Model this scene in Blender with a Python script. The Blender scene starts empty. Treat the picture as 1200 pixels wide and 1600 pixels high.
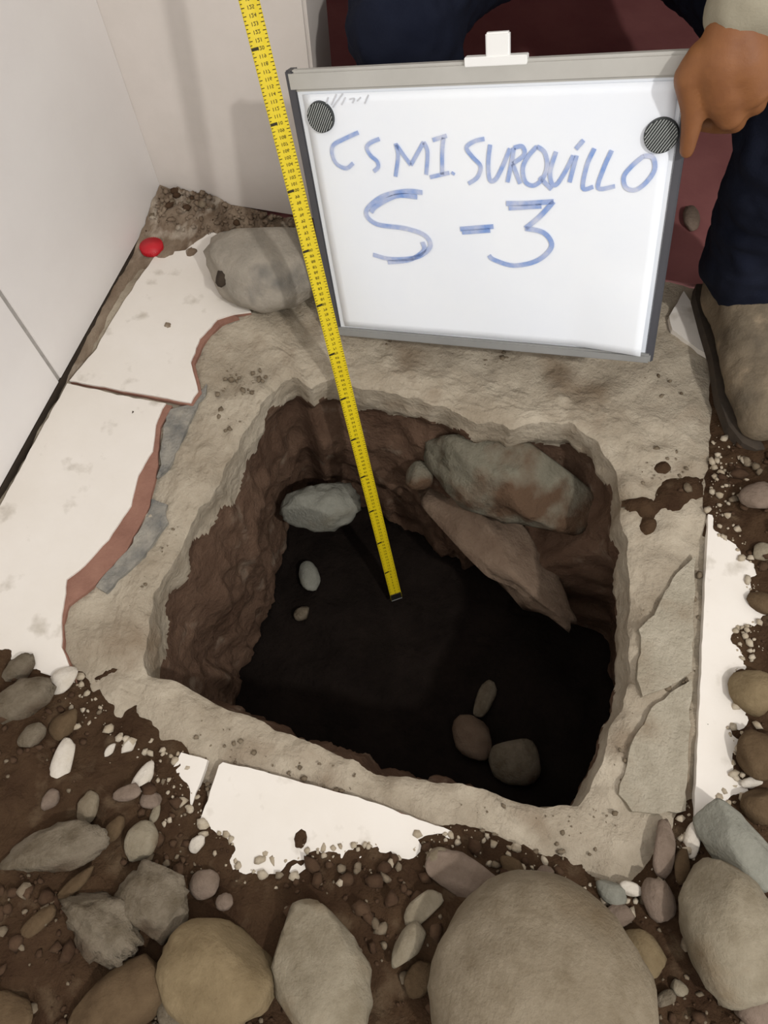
import bpy, bmesh, math, random
import numpy as np
from mathutils import Vector, Matrix

# ------------------------------------------------------------------ camera, light, exposure
SC = bpy.context.scene
COL = SC.collection
F, CX, CY, H = 1120.0, 600.0, 800.0, 1.15          # focal length and centre in pixels of the 1200x1600 frame, eye height
_n = np.array([21.0, 572.0, F]); _n /= np.linalg.norm(_n)          # straight down, in camera axes
_y = np.array([595.0, -2138.0, F]); _y -= _n * (_y @ _n); _y /= np.linalg.norm(_y)
_z = -_n; _x = np.cross(_y, _z)
RW = np.stack([_x, _y, _z])                                         # camera axes -> world axes
cam = bpy.data.cameras.new('camera'); cam_o = bpy.data.objects.new('camera', cam); COL.objects.link(cam_o)
cam.sensor_fit = 'VERTICAL'; cam.sensor_height = 32.0; cam.lens = 32.0 * F / 1600.0
cam.clip_start = 0.02
_r, _d, _f = RW @ [1, 0, 0], RW @ [0, 1, 0], RW @ [0, 0, 1]
cam_o.matrix_world = Matrix(((_r[0], -_d[0], -_f[0], 0), (_r[1], -_d[1], -_f[1], 0), (_r[2], -_d[2], -_f[2], H), (0, 0, 0, 1)))
SC.camera = cam_o

world = bpy.data.worlds.new('world'); SC.world = world; world.use_nodes = True
world.node_tree.nodes['Background'].inputs[0].default_value = (1.0, 0.975, 0.945, 1)
world.node_tree.nodes['Background'].inputs[1].default_value = 0.66

lamp = bpy.data.lights.new('ceiling_bulb', 'POINT'); lamp.energy = 95; lamp.shadow_soft_size = 0.06; lamp.color = (1.0, 0.97, 0.93)
lamp_o = bpy.data.objects.new('ceiling_bulb', lamp); COL.objects.link(lamp_o); lamp_o.location = (1.47, -0.73, 2.40)

vs = SC.view_settings
vs.view_transform = 'Standard'; vs.look = 'None'; vs.gamma = 1.0; vs.use_curve_mapping = False; vs.exposure = 0.62
SC.display_settings.display_device = 'sRGB'

random.seed(7)
RNG = np.random.default_rng(11)

# ------------------------------------------------------------------ helpers
def ray(u, v):
    return RW @ np.array([u - CX, v - CY, F])
def P(u, v, z=0.0):
    """the point of the place at height z that stands at this spot of the photograph"""
    d = ray(u, v); q = d * ((z - H) / d[2]); return np.array([q[0], q[1], z])
def depth_of(p):
    return (RW.T @ (np.array(p) - [0, 0, H]))[2]

def _hash(ix, iy, iz):
    n = (ix * 374761393 + iy * 668265263 + iz * 2147483647 + 1013904223) & 0xffffffff
    n = ((n ^ (n >> 13)) * 1274126177) & 0xffffffff
    n = ((n ^ (n >> 16)) * 2246822519) & 0xffffffff
    return ((n ^ (n >> 15)) & 0xffff) / 65535.0
def vnoise(p):
    p = np.asarray(p, float); i = np.floor(p).astype(np.int64); f = p - i; f = f * f * (3 - 2 * f)
    x, y, z = i[..., 0], i[..., 1], i[..., 2]; fx, fy, fz = f[..., 0], f[..., 1], f[..., 2]
    c = lambda a, b, d: _hash(x + a, y + b, z + d)
    l = lambda a, b, t: a + (b - a) * t
    return l(l(l(c(0,0,0), c(1,0,0), fx), l(c(0,1,0), c(1,1,0), fx), fy), l(l(c(0,0,1), c(1,0,1), fx), l(c(0,1,1), c(1,1,1), fx), fy), fz) * 2 - 1
def fbm(p, octaves=4, gain=0.5):
    p = np.asarray(p, float); s = 0; a = 1.0
    for k in range(octaves):
        s = s + a * vnoise(p * 2 ** k + 17.3 * k); a *= gain
    return s

def smooth(a, b, x):
    t = np.clip((x - a) / (b - a), 0, 1); return t * t * (3 - 2 * t)

def seg_dist(px, py, poly):
    """signed distance to a closed polygon, positive outside (arrays)"""
    d = np.full(px.shape, 1e9); inside = np.zeros(px.shape, bool); n = len(poly)
    for k in range(n):
        ax, ay = poly[k][:2]; bx, by = poly[(k + 1) % n][:2]
        ex, ey = bx - ax, by - ay; wx, wy = px - ax, py - ay
        t = np.clip((wx * ex + wy * ey) / (ex * ex + ey * ey + 1e-12), 0, 1)
        d = np.minimum(d, np.hypot(wx - t * ex, wy - t * ey))
        c = ((ay > py) != (by > py)) & (px < (bx - ax) * (py - ay) / (by - ay + 1e-15) + ax)
        inside ^= c
    return np.where(inside, -d, d)

def link(name, me, m, parent=None, smooth_shade=True):
    if smooth_shade:
        me.polygons.foreach_set('use_smooth', [True] * len(me.polygons))
    for k in (m if isinstance(m, (list, tuple)) else [m]):
        me.materials.append(k)
    o = bpy.data.objects.new(name, me); COL.objects.link(o)
    if parent: o.parent = parent
    return o
def from_np(name, v, faces, m, parent=None, sm=True):
    me = bpy.data.meshes.new(name); me.from_pydata([tuple(map(float, q)) for q in v], [], [tuple(map(int, q)) for q in faces]); me.update()
    return link(name, me, m, parent, sm)
def from_bm(name, bm, m, parent=None, sm=False):
    bmesh.ops.recalc_face_normals(bm, faces=bm.faces)
    me = bpy.data.meshes.new(name); bm.to_mesh(me); bm.free()
    return link(name, me, m, parent, sm)
def empty(name, loc, label=None, cat=None, group=None):
    o = bpy.data.objects.new(name, None); COL.objects.link(o); o.location = loc; o.empty_display_size = 0.05
    if label: tag(o, label, cat, group)
    return o
def tag(o, label=None, cat=None, group=None, kind=None):
    if label: o['label'] = label
    if cat: o['category'] = cat
    if group: o['group'] = group
    if kind: o['kind'] = kind
    return o
def keep(o, parent):
    """parent a mesh already modelled in world coordinates"""
    o.parent = parent; o.matrix_parent_inverse = Matrix.Translation(Vector(parent.location)).inverted(); return o

def srgb(r, g, b):
    f = lambda c: (c / 255 / 12.92) if c / 255 <= 0.04045 else ((c / 255 + 0.055) / 1.055) ** 2.4
    return (f(r), f(g), f(b), 1.0)

def mat(name, c1, c2=None, scale=8.0, rough=0.8, bump=0.0, bscale=60.0, spec=0.3, metal=0.0, c3=None, s3=30.0, t3=(0.55, 0.65), stretch=None, gain=1.0):
    """noise mix of two colours, an optional third colour in spots, fine noise relief"""
    c1, c2, c3 = [c and (c[0] * gain, c[1] * gain, c[2] * gain, 1.0) for c in (c1, c2, c3)]
    m = bpy.data.materials.new(name); m.use_nodes = True; nt = m.node_tree; N = nt.nodes; L = nt.links
    b = N['Principled BSDF']; b.inputs['Roughness'].default_value = rough; b.inputs['Metallic'].default_value = metal
    b.inputs['Specular IOR Level'].default_value = spec; b.inputs['Base Color'].default_value = c1
    tc = N.new('ShaderNodeTexCoord'); src = tc.outputs['Object']
    if stretch:
        mp = N.new('ShaderNodeMapping'); mp.inputs['Scale'].default_value = stretch; L.new(src, mp.inputs['Vector']); src = mp.outputs['Vector']
    if c2:
        n = N.new('ShaderNodeTexNoise'); n.inputs['Scale'].default_value = scale; n.inputs['Detail'].default_value = 7; n.inputs['Roughness'].default_value = 0.62
        L.new(src, n.inputs['Vector'])
        r = N.new('ShaderNodeValToRGB'); r.color_ramp.elements[0].position = 0.33; r.color_ramp.elements[1].position = 0.67
        r.color_ramp.elements[0].color = c1; r.color_ramp.elements[1].color = c2
        L.new(n.outputs['Fac'], r.inputs['Fac']); out = r.outputs['Color']
        if c3:
            n3 = N.new('ShaderNodeTexNoise'); n3.inputs['Scale'].default_value = s3; n3.inputs['Detail'].default_value = 4; L.new(src, n3.inputs['Vector'])
            r3 = N.new('ShaderNodeValToRGB'); r3.color_ramp.elements[0].position = t3[0]; r3.color_ramp.elements[1].position = t3[1]
            r3.color_ramp.elements[0].color = (0, 0, 0, 1); r3.color_ramp.elements[1].color = (1, 1, 1, 1); L.new(n3.outputs['Fac'], r3.inputs['Fac'])
            mx = N.new('ShaderNodeMix'); mx.data_type = 'RGBA'; L.new(r3.outputs['Color'], mx.inputs[0]); L.new(out, mx.inputs[6]); mx.inputs[7].default_value = c3
            out = mx.outputs[2]
        L.new(out, b.inputs['Base Color'])
    if bump:
        nb = N.new('ShaderNodeTexNoise'); nb.inputs['Scale'].default_value = bscale; nb.inputs['Detail'].default_value = 6; nb.inputs['Roughness'].default_value = 0.65
        L.new(src, nb.inputs['Vector'])
        bp = N.new('ShaderNodeBump'); bp.inputs['Strength'].default_value = bump; bp.inputs['Distance'].default_value = 0.01
        L.new(nb.outputs['Fac'], bp.inputs['Height']); L.new(bp.outputs['Normal'], b.inputs['Normal'])
    return m

M = dict(
    wall=mat('white_wall_tile', srgb(226, 221, 218), srgb(233, 229, 226), 3, 0.45, 0.03, 40, 0.3),
    grout=mat('grey_grout', srgb(175, 170, 165), srgb(150, 146, 140), 30, 0.9, 0.2, 120),
    plaster=mat('white_plaster_wall', srgb(226, 218, 212), srgb(214, 207, 200), 4, 0.7, 0.05, 60),
    concrete=mat('broken_concrete', srgb(150, 138, 120), srgb(186, 175, 157), 7, 0.95, 1.0, 45, 0.1, c3=srgb(118, 99, 78), s3=6, t3=(0.54, 0.74), gain=1.06),
    mortar=mat('pale_mortar', srgb(164, 155, 137), srgb(190, 181, 163), 22, 0.95, 0.9, 130, 0.1, c3=srgb(142, 127, 106), s3=11, t3=(0.54, 0.74), gain=1.06),
    bluegrout=mat('blue_grey_mortar', srgb(118, 117, 113), srgb(172, 166, 154), 25, 0.9, 0.8, 70, 0.15, gain=0.90),
    tile=mat('white_floor_tile', srgb(240, 234, 226), srgb(233, 226, 216), 5, 0.45, 0.05, 50, 0.3, c3=srgb(176, 166, 150), s3=16, t3=(0.60, 0.80), gain=0.93),
    clay=mat('red_clay_body', srgb(160, 120, 104), srgb(142, 104, 90), 20, 0.9, 0.4, 70, 0.1, gain=0.90),
    soil=mat('brown_soil', srgb(76, 56, 42), srgb(102, 80, 60), 12, 1.0, 1.0, 70, 0.05, c3=srgb(126, 106, 84), s3=22, t3=(0.58, 0.75), gain=0.66),
    pitsoil=mat('pit_wall_soil', srgb(90, 69, 56), srgb(116, 93, 77), 9, 1.0, 1.0, 60, 0.05, c3=srgb(140, 124, 108), s3=18, t3=(0.6, 0.78), gain=0.92),
    pitshade=mat('shaded_pit_bottom', srgb(30, 25, 22), srgb(42, 35, 31), 9, 1.0, 1.0, 60, 0.05, gain=0.80),  # shade of the pit bottom put into its colour
    tan=mat('tan_river_stone', srgb(126, 109, 82), srgb(152, 134, 104), 22, 0.95, 0.55, 130, 0.1, c3=srgb(112, 94, 68), s3=11, t3=(0.54, 0.74), gain=0.82),
    beige=mat('warm_grey_boulder', srgb(128, 115, 95), srgb(156, 144, 124), 22, 0.95, 0.55, 130, 0.1, c3=srgb(116, 100, 78), s3=11, t3=(0.54, 0.74), gain=0.84),
    pale=mat('pale_grey_stone', srgb(138, 127, 107), srgb(168, 158, 138), 22, 0.95, 0.55, 130, 0.1, c3=srgb(120, 100, 74), s3=11, t3=(0.54, 0.74), gain=0.84),
    grey=mat('grey_concrete_chunk', srgb(112, 100, 82), srgb(154, 142, 124), 22, 0.95, 0.9, 130, 0.1, c3=srgb(82, 64, 48), s3=11, t3=(0.52, 0.7), gain=0.84),
    blue=mat('blue_grey_stone', srgb(138, 137, 126), srgb(162, 161, 149), 22, 0.95, 0.55, 130, 0.1, c3=srgb(124, 118, 102), s3=11, t3=(0.54, 0.74), gain=0.84),
    brown=mat('brown_stone', srgb(94, 76, 56), srgb(122, 102, 78), 22, 0.95, 0.55, 130, 0.1, c3=srgb(80, 62, 44), s3=11, t3=(0.54, 0.74), gain=0.76),
    pink=mat('pinkish_stone', srgb(126, 110, 96), srgb(156, 138, 124), 22, 0.95, 0.55, 130, 0.1, c3=srgb(108, 90, 76), s3=11, t3=(0.54, 0.74), gain=0.82),
    chip=mat('white_tile_chip', srgb(228, 220, 208), srgb(206, 196, 180), 30, 0.8, 0.4, 90, 0.2, gain=0.85),
    gravelA=mat('grey_gravel', srgb(114, 100, 82), srgb(148, 134, 114), 30, 0.95, 0.4, 120, 0.1, gain=0.80),
    gravelC=mat('pale_crumbs', srgb(176, 160, 136), srgb(206, 194, 174), 30, 0.95, 0.4, 120, 0.1, gain=0.85),
    gravelB=mat('brown_gravel', srgb(78, 58, 44), srgb(104, 82, 64), 30, 0.95, 0.4, 120, 0.1, gain=0.70),
    pitrock=mat('grey_green_rock', srgb(112, 108, 94), srgb(140, 134, 118), 9, 0.95, 1.0, 50, 0.1, c3=srgb(96, 76, 60), s3=8, t3=(0.44, 0.58), gain=0.95),
    pitrock2=mat('brown_rock', srgb(104, 86, 72), srgb(128, 110, 94), 12, 0.95, 0.8, 50, 0.1, gain=0.95),
    lump=mat('dusty_grey_lump', srgb(128, 122, 112), srgb(158, 150, 138), 9, 0.95, 0.6, 60, 0.1, c3=srgb(98, 96, 92), s3=8, t3=(0.55, 0.7), gain=1.20),
    dust=mat('grey_brown_dust', srgb(150, 134, 116), srgb(112, 94, 78), 22, 1.0, 0.9, 70, 0.05, c3=srgb(182, 170, 154), s3=30, t3=(0.55, 0.7), stretch=(1.0, 0.45, 1.0), gain=1.00),
    dark=mat('painted_gap_shade', srgb(52, 44, 36), srgb(66, 56, 46), 30, 1.0),  # dark colour painting the shade in the lump's hollow and wall foot gap
    red=mat('red_plastic', srgb(214, 40, 52), srgb(198, 34, 46), 20, 0.4, 0.0, 40, 0.4, gain=0.90),
    yellow=mat('yellow_tape', srgb(228, 204, 28), srgb(220, 194, 24), 12, 0.4, 0, 40, 0.4, gain=0.95),
    ink=mat('black_ink', srgb(46, 40, 16), None, rough=0.6),
    steel=mat('steel', srgb(150, 150, 148), None, rough=0.35, metal=1.0),
    board=mat('whiteboard', srgb(236, 240, 246), srgb(230, 236, 244), 3, 0.3, 0, 40, 0.4),
    alu=mat('grey_frame', srgb(192, 190, 184), srgb(178, 176, 170), 6, 0.45, 0, 40, 0.4),
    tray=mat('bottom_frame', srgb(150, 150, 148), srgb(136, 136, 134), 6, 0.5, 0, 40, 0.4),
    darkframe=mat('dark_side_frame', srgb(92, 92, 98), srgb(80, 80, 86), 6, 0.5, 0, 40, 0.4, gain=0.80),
    paper=mat('white_paper', srgb(246, 250, 255), srgb(241, 246, 254), 4, 0.7, 0.04, 20, 0.2),
    marker=mat('blue_marker', srgb(122, 158, 222), srgb(208, 214, 234), 26, 0.6, gain=0.95),
    faint=mat('faint_grey_print', srgb(196, 198, 204), srgb(214, 216, 222), 60, 0.6),
    mesh=mat('dark_magnet', srgb(58, 62, 62), srgb(44, 48, 48), 20, 0.5, 0, 40, 0.4, gain=0.80),
    rib=mat('pale_magnet_rib', srgb(196, 200, 198), None, rough=0.4),
    plastic=mat('white_plastic', srgb(242, 242, 240), None, rough=0.4),
    maroon=mat('maroon_cement_floor', srgb(112, 72, 70), srgb(96, 58, 58), 4, 0.6, 0.1, 40, 0.3, gain=2.10),
    maroonwall=mat('maroon_wall', srgb(100, 58, 56), srgb(88, 50, 50), 4, 0.7, 0.1, 40, 0.2, gain=2.00),
    skin=mat('brown_skin', srgb(158, 104, 62), srgb(136, 86, 54), 12, 0.55, 0.12, 180, 0.35, gain=0.74),
    navy=mat('navy_cotton', srgb(27, 31, 46), srgb(35, 39, 54), 10, 0.95, 0.2, 300, 0.1, gain=0.80),
    sleeve=mat('grey_beige_cotton', srgb(168, 160, 140), srgb(154, 148, 130), 10, 0.95, 0.2, 300, 0.1, gain=0.85),
    leather=mat('dusty_boot_leather', srgb(104, 94, 80), srgb(136, 122, 102), 14, 0.9, 0.5, 80, 0.15, c3=srgb(150, 134, 112), s3=26, t3=(0.55, 0.72), gain=0.90),
    sole=mat('black_sole', srgb(52, 46, 40), srgb(76, 66, 56), 20, 0.9),
    hair=mat('black_hair', srgb(24, 20, 18), srgb(34, 28, 24), 60, 0.6),
    straw=mat('dry_straw', srgb(186, 166, 108), None, rough=0.9),
    casing=mat('black_tape_case', srgb(40, 40, 42), None, rough=0.5),
)

# ------------------------------------------------------------------ the pit outline
RIM_PX = [(440,590),(455,583),(470,590),(482,606),(500,596),(520,592),(560,597),(620,611),(690,633),(745,650),(800,664),(850,655),(890,660),(930,690),
          (955,715),(970,750),(976,800),(980,850),(985,900),(990,950),(988,1000),(985,1050),(972,1100),(955,1150),(938,1200),(925,1235),(905,1258),
          (885,1255),(850,1262),(800,1250),(760,1236),(700,1226),(620,1213),(540,1188),(480,1160),(420,1130),(385,1117),(340,1100),(300,1080),(262,1064),
          (228,1054),(226,1020),(234,970),(236,930),(252,898),(270,868),(300,820),(330,770),(365,700),(388,655),(412,622)]
ZC = -0.012
RIM = np.array([P(u, v, ZC)[:2] for u, v in RIM_PX])
CEN = np.array([-0.10, 0.47])
NA = 420
_ang = np.linspace(0, 2 * math.pi, NA, endpoint=False)
def star(poly, c, angles):
    out = []
    for a in angles:
        d = np.array([math.cos(a), math.sin(a)]); best = None
        for k in range(len(poly)):
            p, q = poly[k] - c, poly[(k + 1) % len(poly)] - c; e = q - p
            den = d[0] * e[1] - d[1] * e[0]
            if abs(den) < 1e-12: continue
            t = (p[0] * e[1] - p[1] * e[0]) / den; s = (p[0] * d[1] - p[1] * d[0]) / den
            if t > 0 and -1e-9 <= s <= 1 + 1e-9: best = t if best is None else max(best, t)
        out.append(best)
    return np.array(out)
RR = star(RIM, CEN, _ang)
DIRS = np.stack([np.cos(_ang), np.sin(_ang)], 1)
RR = RR + 0.006 * fbm(np.c_[DIRS * 9, np.zeros(NA)], 4)
RIMP = CEN + DIRS * RR[:, None]
OUT = np.array([(-0.858, -1.0), (1.3, -1.0), (1.3, 1.25), (-0.858, 1.25)])
RO = star(OUT, CEN, _ang)

# ------------------------------------------------------------------ setting: concrete floor slab round the pit
ts = np.concatenate([np.linspace(0, 0.30, 46) ** 1.25, np.linspace(0.31, 1, 22)]); ts[0] = 0
vv, ff = [], []
for j, t in enumerate(ts):
    r = RR + (RO - RR) * t; p = CEN + DIRS * r[:, None]
    dist = r - RR
    z = ZC + 0.0055 * fbm(np.c_[p * 26, np.zeros(NA)], 5, 0.6) - 0.014 * np.exp(-dist / 0.012) * (0.7 + 0.5 * fbm(np.c_[p * 40, np.ones(NA)], 2))
    z = np.minimum(z, -0.0045)
    vv.append(np.c_[p, z])
for j in range(len(ts) - 1):
    for i in range(NA):
        k = (i + 1) % NA; ff.append((j * NA + i, (j + 1) * NA + i, (j + 1) * NA + k, j * NA + k))
RIMZ = vv[0][:, 2].copy()
floor = from_np('floor', np.concatenate(vv), ff, M['concrete']); tag(floor, 'grey broken concrete floor slab round the square pit', kind='structure')

def plate(name, poly, z0, z1, m, parent, jit=0.0015, res=0.012, close=True):
    """a thin flat piece with a broken outline"""
    pts = []
    n = len(poly)
    for k in range(n):
        a, b = np.array(poly[k][:2]), np.array(poly[(k + 1) % n][:2]); c = max(1, int(np.linalg.norm(b - a) / res)) if jit else 1
        for i in range(c): pts.append(a + (b - a) * i / c)
    pts = np.array(pts)
    if jit:
        pts = pts + jit * np.stack([fbm(np.c_[pts * 60, np.zeros(len(pts))], 3), fbm(np.c_[pts * 60, np.full(len(pts), 9.0)], 3)], 1)
    bm = bmesh.new(); lo = [bm.verts.new((x, y, z0)) for x, y in pts]; hi = [bm.verts.new((x, y, z1)) for x, y in pts]
    bm.faces.new(hi); k = len(pts)
    for i in range(k): bm.faces.new((lo[i], lo[(i + 1) % k], hi[(i + 1) % k], hi[i]))
    bmesh.ops.triangulate(bm, faces=[f for f in bm.faces if len(f.verts) > 4])
    return from_bm(name, bm, m, parent)
def Q(px, z=0.0): return [P(u, v, z)[:2] for u, v in px]

XW = -0.846
# upper left tile, its clay body, and the one before it
tA = [(XW + .002, 0.708)] + Q([(150,545),(180,492),(214,440),(244,398),(290,390),(330,362),(345,368),(352,440),(392,486),(365,490),(340,498),(312,528),(298,565),(309,610),(298,629)])
a = plate('tile', tA, -0.004, 0.0, M['tile'], floor)
plate('clay_body', tA[:-5] + Q([(372,494),(345,504),(318,532),(303,566),(314,612),(300,632)]), -0.0115, -0.004, M['clay'], a)
tB = [(XW, 0.15), (XW, 0.700)] + Q([(200,620),(258,630),(243,662),(238,704),(216,742),(205,790),(170,842),(132,882),(104,905),(97,960),(97,1010)]) + [(-0.572, 0.15)]
b = plate('tile', tB, -0.004, 0.0, M['tile'], floor)
plate('clay_body', tB[:2] + Q([(200,620),(268,632),(250,664),(246,706),(243,745),(232,790),(196,858),(140,920),(106,945),(99,975),(99,1012)]) + [(-0.568, 0.15)], -0.0115, -0.004, M['clay'], b)
tC = Q([(348,1192),(400,1203),(450,1216),(560,1246),(640,1274),(655,1280),(705,1299)]) + [(0.06, -0.40), (-0.301, -0.40), (-0.301, 0.084)]
c = plate('tile', tC, -0.004, 0.0, M['tile'], floor)
plate('clay_body', tC, -0.0115, -0.004, M['clay'], c, jit=0.0)
tD = [(-0.845, 0.143), (-0.60, 0.143), (-0.54, 0.04), (-0.40, 0.02), (-0.37, 0.06)] + Q([(283,1176),(326,1187)]) + [(-0.321, 0.05), (-0.321, -0.40), (-0.845, -0.40)]
plate('tile', tD, -0.0115, 0.0, M['tile'], floor)
tR = [(0.405, 0.18), (0.405, 0.695), (0.62, 0.695), (0.62, 0.18)]
plate('tile', tR, -0.0115, 0.0, M['tile'], floor, jit=0.0008)
plate('tile', Q([(1068,455),(1078,470),(1112,545),(1108,556),(1090,545),(1050,515),(1046,495)]), -0.0115, 0.0, M['tile'], floor)
# raised pieces of mortar bed along the right cut
for poly in ([(1086,868),(1060,895),(1040,925),(1022,960),(998,985),(1000,1020),(994,1060),(1002,1088),(1040,1075),(1080,1052)],
             [(1081,1060),(1045,1082),(1012,1118),(985,1165),(972,1210),(968,1240),(990,1268),(1030,1272),(1070,1266)]):
    plate('mortar_piece', Q(poly, -0.004), -0.014, -0.003, M['mortar'], floor, jit=0.003)
for poly in ([(262,640),(252,700),(248,745),(262,735),(285,690),(300,645),(318,620),(322,600),(308,612),(300,632)],
             [(240,780),(205,850),(150,915),(165,925),(215,880),(262,815),(262,785)]):
    plate('mortar_patch', Q(poly, -0.006), -0.014, -0.0055, M['bluegrout'], floor, jit=0.004)

# ------------------------------------------------------------------ setting: pit walls and bottom
DEPTH = 0.58
S = np.linspace(0, 1, 70); vv, ff, mi = [], [], []
fn = RIMP
for j, s in enumerate(S):
    z = RIMZ * (1 - s) - s * DEPTH
    lowf = fbm(np.c_[fn * 6, np.full(NA, s * 3.0)], 3); hi = fbm(np.c_[fn * 22, np.full(NA, s * 11.0)], 4)
    under = 0.028 * smooth(0.10, 0.2, s) * smooth(0.62, 0.80, RIMP[:, 1])
    inward = 0.006 * smooth(0, 0.1, s) * hi - under + (0.022 * lowf + 0.010 * hi + 0.02) * smooth(0.12, 0.4, s) - 0.012 * s * s
    inward = inward - 0.13 * smooth(0.14, 0.45, s) * smooth(0.10, 0.20, RIMP[:, 0]) * smooth(0.74, 0.60, RIMP[:, 1])
    inward = inward + 0.035 * smooth(0.2, 0.9, s) * smooth(0.60, 0.30, RIMP[:, 1]) * smooth(-0.30, -0.42, RIMP[:, 0])
    far = smooth(0.55, 0.75, RIMP[:, 1])
    inward = inward + far * 0.12 * smooth(-0.35, 0.15, RIMP[:, 0]) * smooth(0.25, 0.6, s)
    r = RR - inward
    vv.append(np.c_[CEN + DIRS * r[:, None], z])
last = RR - inward
nb = 26
for j in range(1, nb):
    r = last * (1 - j / nb); p = CEN + DIRS * r[:, None]
    z = -DEPTH - 0.012 + 0.016 * fbm(np.c_[p * 9, np.full(NA, 4.0)], 4) * smooth(0, 3, j)
    vv.append(np.c_[p, z])
rows = len(vv)
allv = np.concatenate(vv + [np.array([[CEN[0], CEN[1], -DEPTH - 0.012]])])
for j in range(rows - 1):
    for i in range(NA):
        k = (i + 1) % NA; ff.append((j * NA + i, j * NA + k, (j + 1) * NA + k, (j + 1) * NA + i))
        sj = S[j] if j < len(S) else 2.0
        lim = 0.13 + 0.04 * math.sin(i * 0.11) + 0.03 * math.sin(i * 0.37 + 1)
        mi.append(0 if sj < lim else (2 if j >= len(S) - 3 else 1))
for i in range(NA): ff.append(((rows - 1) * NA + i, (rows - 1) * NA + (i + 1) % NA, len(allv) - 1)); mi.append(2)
pit = from_np('ground', allv, ff, [M['concrete'], M['pitsoil'], M['pitshade']]); pit.data.polygons.foreach_set('material_index', mi)
tag(pit, 'brown earth walls and shade-painted bottom of the dug pit', kind='structure')

# ------------------------------------------------------------------ setting: walls and the doorway
def box(name, lo, hi, m, parent=None, bevel=0.0):
    bm = bmesh.new(); bmesh.ops.create_cube(bm, size=1.0)
    for v in bm.verts: v.co = Vector([lo[k] + (hi[k] - lo[k]) * (v.co[k] + 0.5) for k in range(3)])
    if bevel: bmesh.ops.bevel(bm, geom=bm.edges[:], offset=bevel, segments=2, affect='EDGES')
    return from_bm(name, bm, m, parent)
wl = box('wall_left', (-1.0, -1.2, 0.007), (-0.8605, 1.37, 2.5), M['grout']); tag(wl, 'white tiled wall with thin grey joints left of the pit', kind='structure')
tr = box('trim_2', (-1.0, -1.2, -0.02), (-0.8575, 1.249, 0.0045), M['dark']); tag(tr, 'dark strip painted as shade in the gap along the foot of the left wall', kind='structure')  # solid dark strip painting the shade of the gap under the wall
ys = [-0.95, -0.40, 0.15, 0.70, 1.25]
for r in range(4):
    for k in range(4):
        if r > 1 and k < 1: continue
        box('tile', (-0.87, ys[k] + 0.0045, 0.007 + r * 0.6), (-0.858, ys[k + 1] - (0.0045 if k < 3 else -0.0), 0.6 + r * 0.6 - 0.002), M['wall'], wl, 0.001)
wb = box('wall_back', (-0.87, 1.25, 0.004), (-0.458, 1.37, 2.5), M['plaster'], None, 0.006); tag(wb, 'white plastered wall end beside the dark doorway', kind='structure')
wb2 = box('wall_back', (0.72, 1.25, 0.0), (1.6, 1.37, 2.5), M['plaster'], None, 0.006); tag(wb2, 'white wall on the far side of the doorway', kind='structure')
fl2 = box('floor', (-1.2, 1.252, -0.10), (1.7, 3.2, -0.004), M['maroon']); tag(fl2, 'dark maroon cement floor beyond the doorway', kind='structure')
wf = box('wall_far', (-1.2, 3.2, -0.1), (1.7, 3.3, 2.5), M['maroonwall']); tag(wf, 'maroon wall of the room beyond the doorway', kind='structure')

ce = box('ceiling', (-1.2, 1.37, 2.5), (1.7, 3.3, 2.6), M['maroonwall']); tag(ce, 'unseen ceiling added to keep the room beyond the doorway dark', kind='structure')  # unseen ceiling, side walls and lintel added to keep this room dark
for nm_, x_ in (('wall_left', -1.3), ('wall_right', 1.7)):
    w_ = box(nm_, (x_, 1.37, -0.1), (x_ + 0.1, 3.3, 2.5), M['maroonwall']); tag(w_, 'unseen maroon side wall added to keep the room beyond the doorway dark', kind='structure')
w_ = box('trim_1', (-0.456, 1.25, 2.05), (0.718, 1.37, 2.5), M['plaster']); tag(w_, 'unseen white wall added above the doorway to keep the room beyond dark', kind='structure')

# ------------------------------------------------------------------ loose soil (stuff)
CLEAN = Q([(-60,985),(-20,1000),(15,1012),(45,1035),(70,1062),(95,1068),(112,1060),(122,1085),(150,1108),(190,1150),(235,1172),(270,1170),(282,1190),(284,1215),(300,1240),(304,1270),(320,1288),
           (335,1300),(362,1322),(400,1340),(440,1348),(470,1330),(500,1332),(540,1322),(600,1322),(660,1312),(705,1304),(745,1312),(800,1330),(850,1352),(890,1380),
           (940,1398),(985,1400),(1015,1385),(1045,1345),(1072,1290),(1092,1268),(1122,1252),(1150,1215),(1142,1180),(1130,1150),(1150,1112),(1142,1068),(1166,1032),(1150,990),
           (1182,962),(1168,900),(1150,850),(1118,828),(1116,790),(1122,740),(1126,690),(1130,640),(1124,600),(1140,540),(1200,480),(1260,330)]) + [(1.2, 1.45), (-0.50, 1.45), (-0.50, 1.235)] + \
        Q([(425,342),(380,352),(345,356),(318,372),(285,392),(255,402),(238,402),(208,402),(150,500),(100,580)]) + [(-0.90, 0.66), (-0.90, 0.40)]
BUMPS = [(*P(u, v)[:2], r * 0.00108, h) for u, v, r, h in ((1064,762,34,.004), (1050,778,26,.003), (1010,785,20,.001), (1040,725,18,.001), (1018,815,14,0), (262,508,11,.005), (207,645,8,.004), (470,1312,18,.005),
         (860,1368,26,.006), (300,392,26,.005), (1150,1000,22,.006), (1104,1130,9,.004), (150,1120,40,.004), (220,1150,30,.003), (250,1200,22,.004))]
nx, ny = 270, 300
gx = np.linspace(-0.857, 0.95, nx); gy = np.linspace(-0.85, 1.249, ny)
GX, GY = np.meshgrid(gx, gy)
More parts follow.
